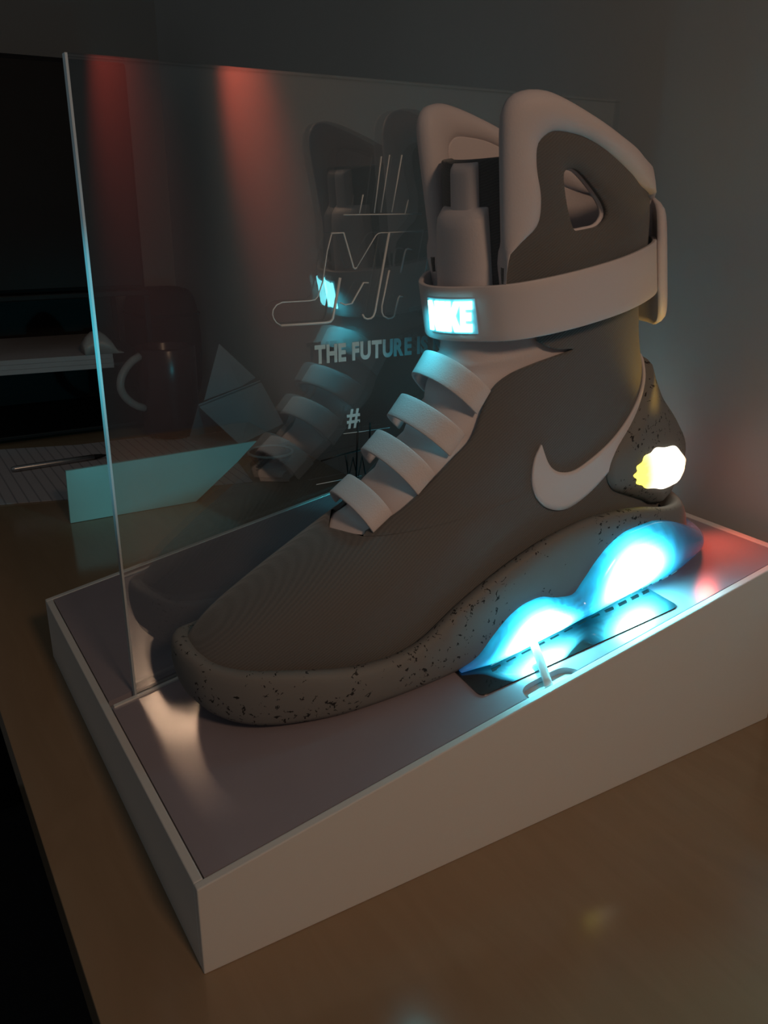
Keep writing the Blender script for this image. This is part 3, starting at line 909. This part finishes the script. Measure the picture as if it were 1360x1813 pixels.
M['ruled'] = ruled('ruled_paper')
sheet = prism('ruled_sheet', [(-.030, .735), (.0885, .7016), (.300, .655), (.350, .925), (.150, .935), (-.020, .985)], .0003, .0012, 'ruled')
tag(sheet, 'large pale sheet ruled with faint lines lying flat on the desk', 'paper')
pen = empty('pen', 'slim silver pen lying on the ruled sheet', 'pen', (.05, .8424, .0052))
p0 = Vector((0, 0, 0)); p1 = Vector((.1208, .006, 0))
tube('barrel', [p0, p0.lerp(p1, .03), p0.lerp(p1, .5), p0.lerp(p1, .86)], [.0030, .0038, .0038, .0036], 'steel', pen, 12)
tube('tip', [p0.lerp(p1, .86), p0.lerp(p1, .94), p1], [.0036, .0026, .0006], 'black', pen, 12)

# black letter tray with papers, black cabinet on top of it
TX0, TX1, TY0, TY1 = .045, .290, .985, 1.20
tray = empty('letter_tray', 'black two tier letter tray below the black cabinet', 'letter tray', (0, 0, 0))
for z in (.006, .098):
    box('tier', TX0, TX1, TY0, TY1, z, z + .006, 'black', tray, .0015)
box('top_board', TX0, TX1, TY0 + .01, TY1, .196, .204, 'black', tray, .0015)
for x in (TX0, TX1 - .008):
    for y in (TY0 + .012, TY1 - .008):
        box('post', x, x + .008, y, y + .008, 0, .196, 'black', tray, .001)
box('back_board', TX0, TX1, TY1 - .006, TY1, .012, .196, 'black', tray)
cab = empty('storage_cabinet', 'tall matte black cabinet against the far wall, dark beside the panel edge', 'cabinet', (0, 0, .204))
box('body', TX0, TX1, 1.012, 1.20, 0, .300, 'black', cab, .004)
box('door', TX0 + .004, TX1 - .004, 1.005, 1.012, .005, .295, 'black', cab, .002)
tube('door_knob', [(TX0 + .02, 1.006, .15), (TX0 + .02, .998, .15), (TX0 + .02, .994, .15)], [.003, .003, .006], 'black', cab, 12)


def sheet_stack(name, corners, z, h, mat, label, n=3):
    e = empty(name, label, 'paper', (0, 0, 0))
    for i in range(n):
        a = random.Random(i + len(name)).uniform(-.012, .012)
        cx = sum(c[0] for c in corners) / 4; cy = sum(c[1] for c in corners) / 4
        P = [(cx + (x - cx) * math.cos(a) - (y - cy) * math.sin(a), cy + (x - cx) * math.sin(a) + (y - cy) * math.cos(a)) for x, y in corners]
        zz = z + h * i / n
        prism('sheet', P, zz + .0001, zz + h / n - .0002, mat, e)
    return e


sheet_stack('paper_stack', [(.056, .955), (.215, .940), (.235, 1.15), (.062, 1.16)], .1045, .020, 'paper', 'stack of grey papers sticking out of the letter tray')
cl = []
for i in range(9):
    f = i / 8
    cl.append([(.178 + .052 * f, .940 + .004 * math.sin(5 * f) + .030 * j / 4, .1255 + .030 * math.sin(math.pi * min(1, f + .12)) ** .7 * math.sin(math.pi * (j + .5) / 5) ** .5) for j in range(5)])
cb = [[(x, y, .1246) for x, y, z in r] for r in cl]
tag(slab('crumpled_tissue', cl, cb, 'pale'), 'small crumpled white tissue on the papers in the tray', 'tissue')

# maroon pouch behind the mug
R_ = []
for i in range(15):
    a = math.pi * i / 14
    zz = .096 - .095 * math.cos(a); k = .35 + .65 * math.sin(a) ** .35
    cx, cy = .354, 1.16
    R_.append([(cx + (x - cx) * k, cy + (y - cy) * k, zz) for x, y in rounded(.300, .410, 1.10, 1.22, .030, 7)])
pouch = empty('pouch', 'dark maroon rounded cloth pouch standing behind the mug', 'pouch', (0, 0, 0))
v = [p for r in R_ for p in r]; nn = len(R_[0])
obj('body', v, grid_faces(15, nn, True) + [tuple(range(nn)), tuple(range(14 * nn, 15 * nn))], 'maroon', pouch)
tube('zip', [(x, y, .150) for x, y in [( .354 + (a - .354) * .985, 1.16 + (b - 1.16) * .985) for a, b in rounded(.300, .410, 1.10, 1.22, .030, 7)]], .0022, 'black', pouch, 6, closed=True)

mug = empty('mug', 'dark glazed mug with a pale looped handle', 'mug', (.287, .928, 0.0014))
lathe('body', [(.001, .003), (.034, .0), (.039, .004), (.041, .03), (.042, .08), (.042, .128), (.0405, .1305), (.039, .128), (.0385, .03), (.034, .010), (.001, .009)], 'mug', mug)
hd = [(-.040 - .034 * math.sin(math.pi * i / 16) ** .7, -.010 - .010 * math.sin(math.pi * i / 16), .120 - .075 * i / 16) for i in range(17)]
tube('handle', hd, .0055, 'pale', mug, 10)

# folded leaflet and open booklet
lf = empty('folded_leaflet', 'pale folded leaflet lying open beside the mug', 'leaflet', (.014, -.048, 0))


def leaf(name, quad, th, mat, parent):
    q = [Vector(p) for p in quad]; nrm = (q[1] - q[0]).cross(q[3] - q[0]).normalized() * th
    vv = q + [p + nrm for p in q]
    return obj(name, vv, [(0, 1, 2, 3), (7, 6, 5, 4), (0, 1, 5, 4), (1, 2, 6, 5), (2, 3, 7, 6), (3, 0, 4, 7)], mat, parent, smooth=False)


leaf('page', [(.268, .830, .072), (.372, .865, .088), (.395, .845, .030), (.310, .800, .022)], .0015, 'paper', lf)
leaf('page', [(.268, .832, .0735), (.372, .867, .0895), (.378, .930, .010), (.285, .930, .006)], .0015, 'paper', lf)
leaf('page', [(.279, .842, .077), (.328, .905, .140), (.370, .880, .092), (.340, .860, .086)], .0012, 'paper', lf)
leaf('base_page', [(.300, .800, .0008), (.400, .838, .0008), (.392, .940, .0008), (.280, .930, .0008)], .0050, 'paper', lf)

dish = empty('pen_dish', 'small dark oval dish with a paler rim on the desk', 'dish', (.350, .712, .0004))
lathe('bowl', [(.001, 0.0), (.018, 0.0), (.026, .010), (.030, .018), (.028, .018), (.024, .010), (.016, .003), (.001, .003)], 'mug', dish)
tube('rim', [(.029 * math.cos(2 * math.pi * i / 32), .029 * math.sin(2 * math.pi * i / 32), .018) for i in range(32)], .0016, 'pale', dish, 8, closed=True)
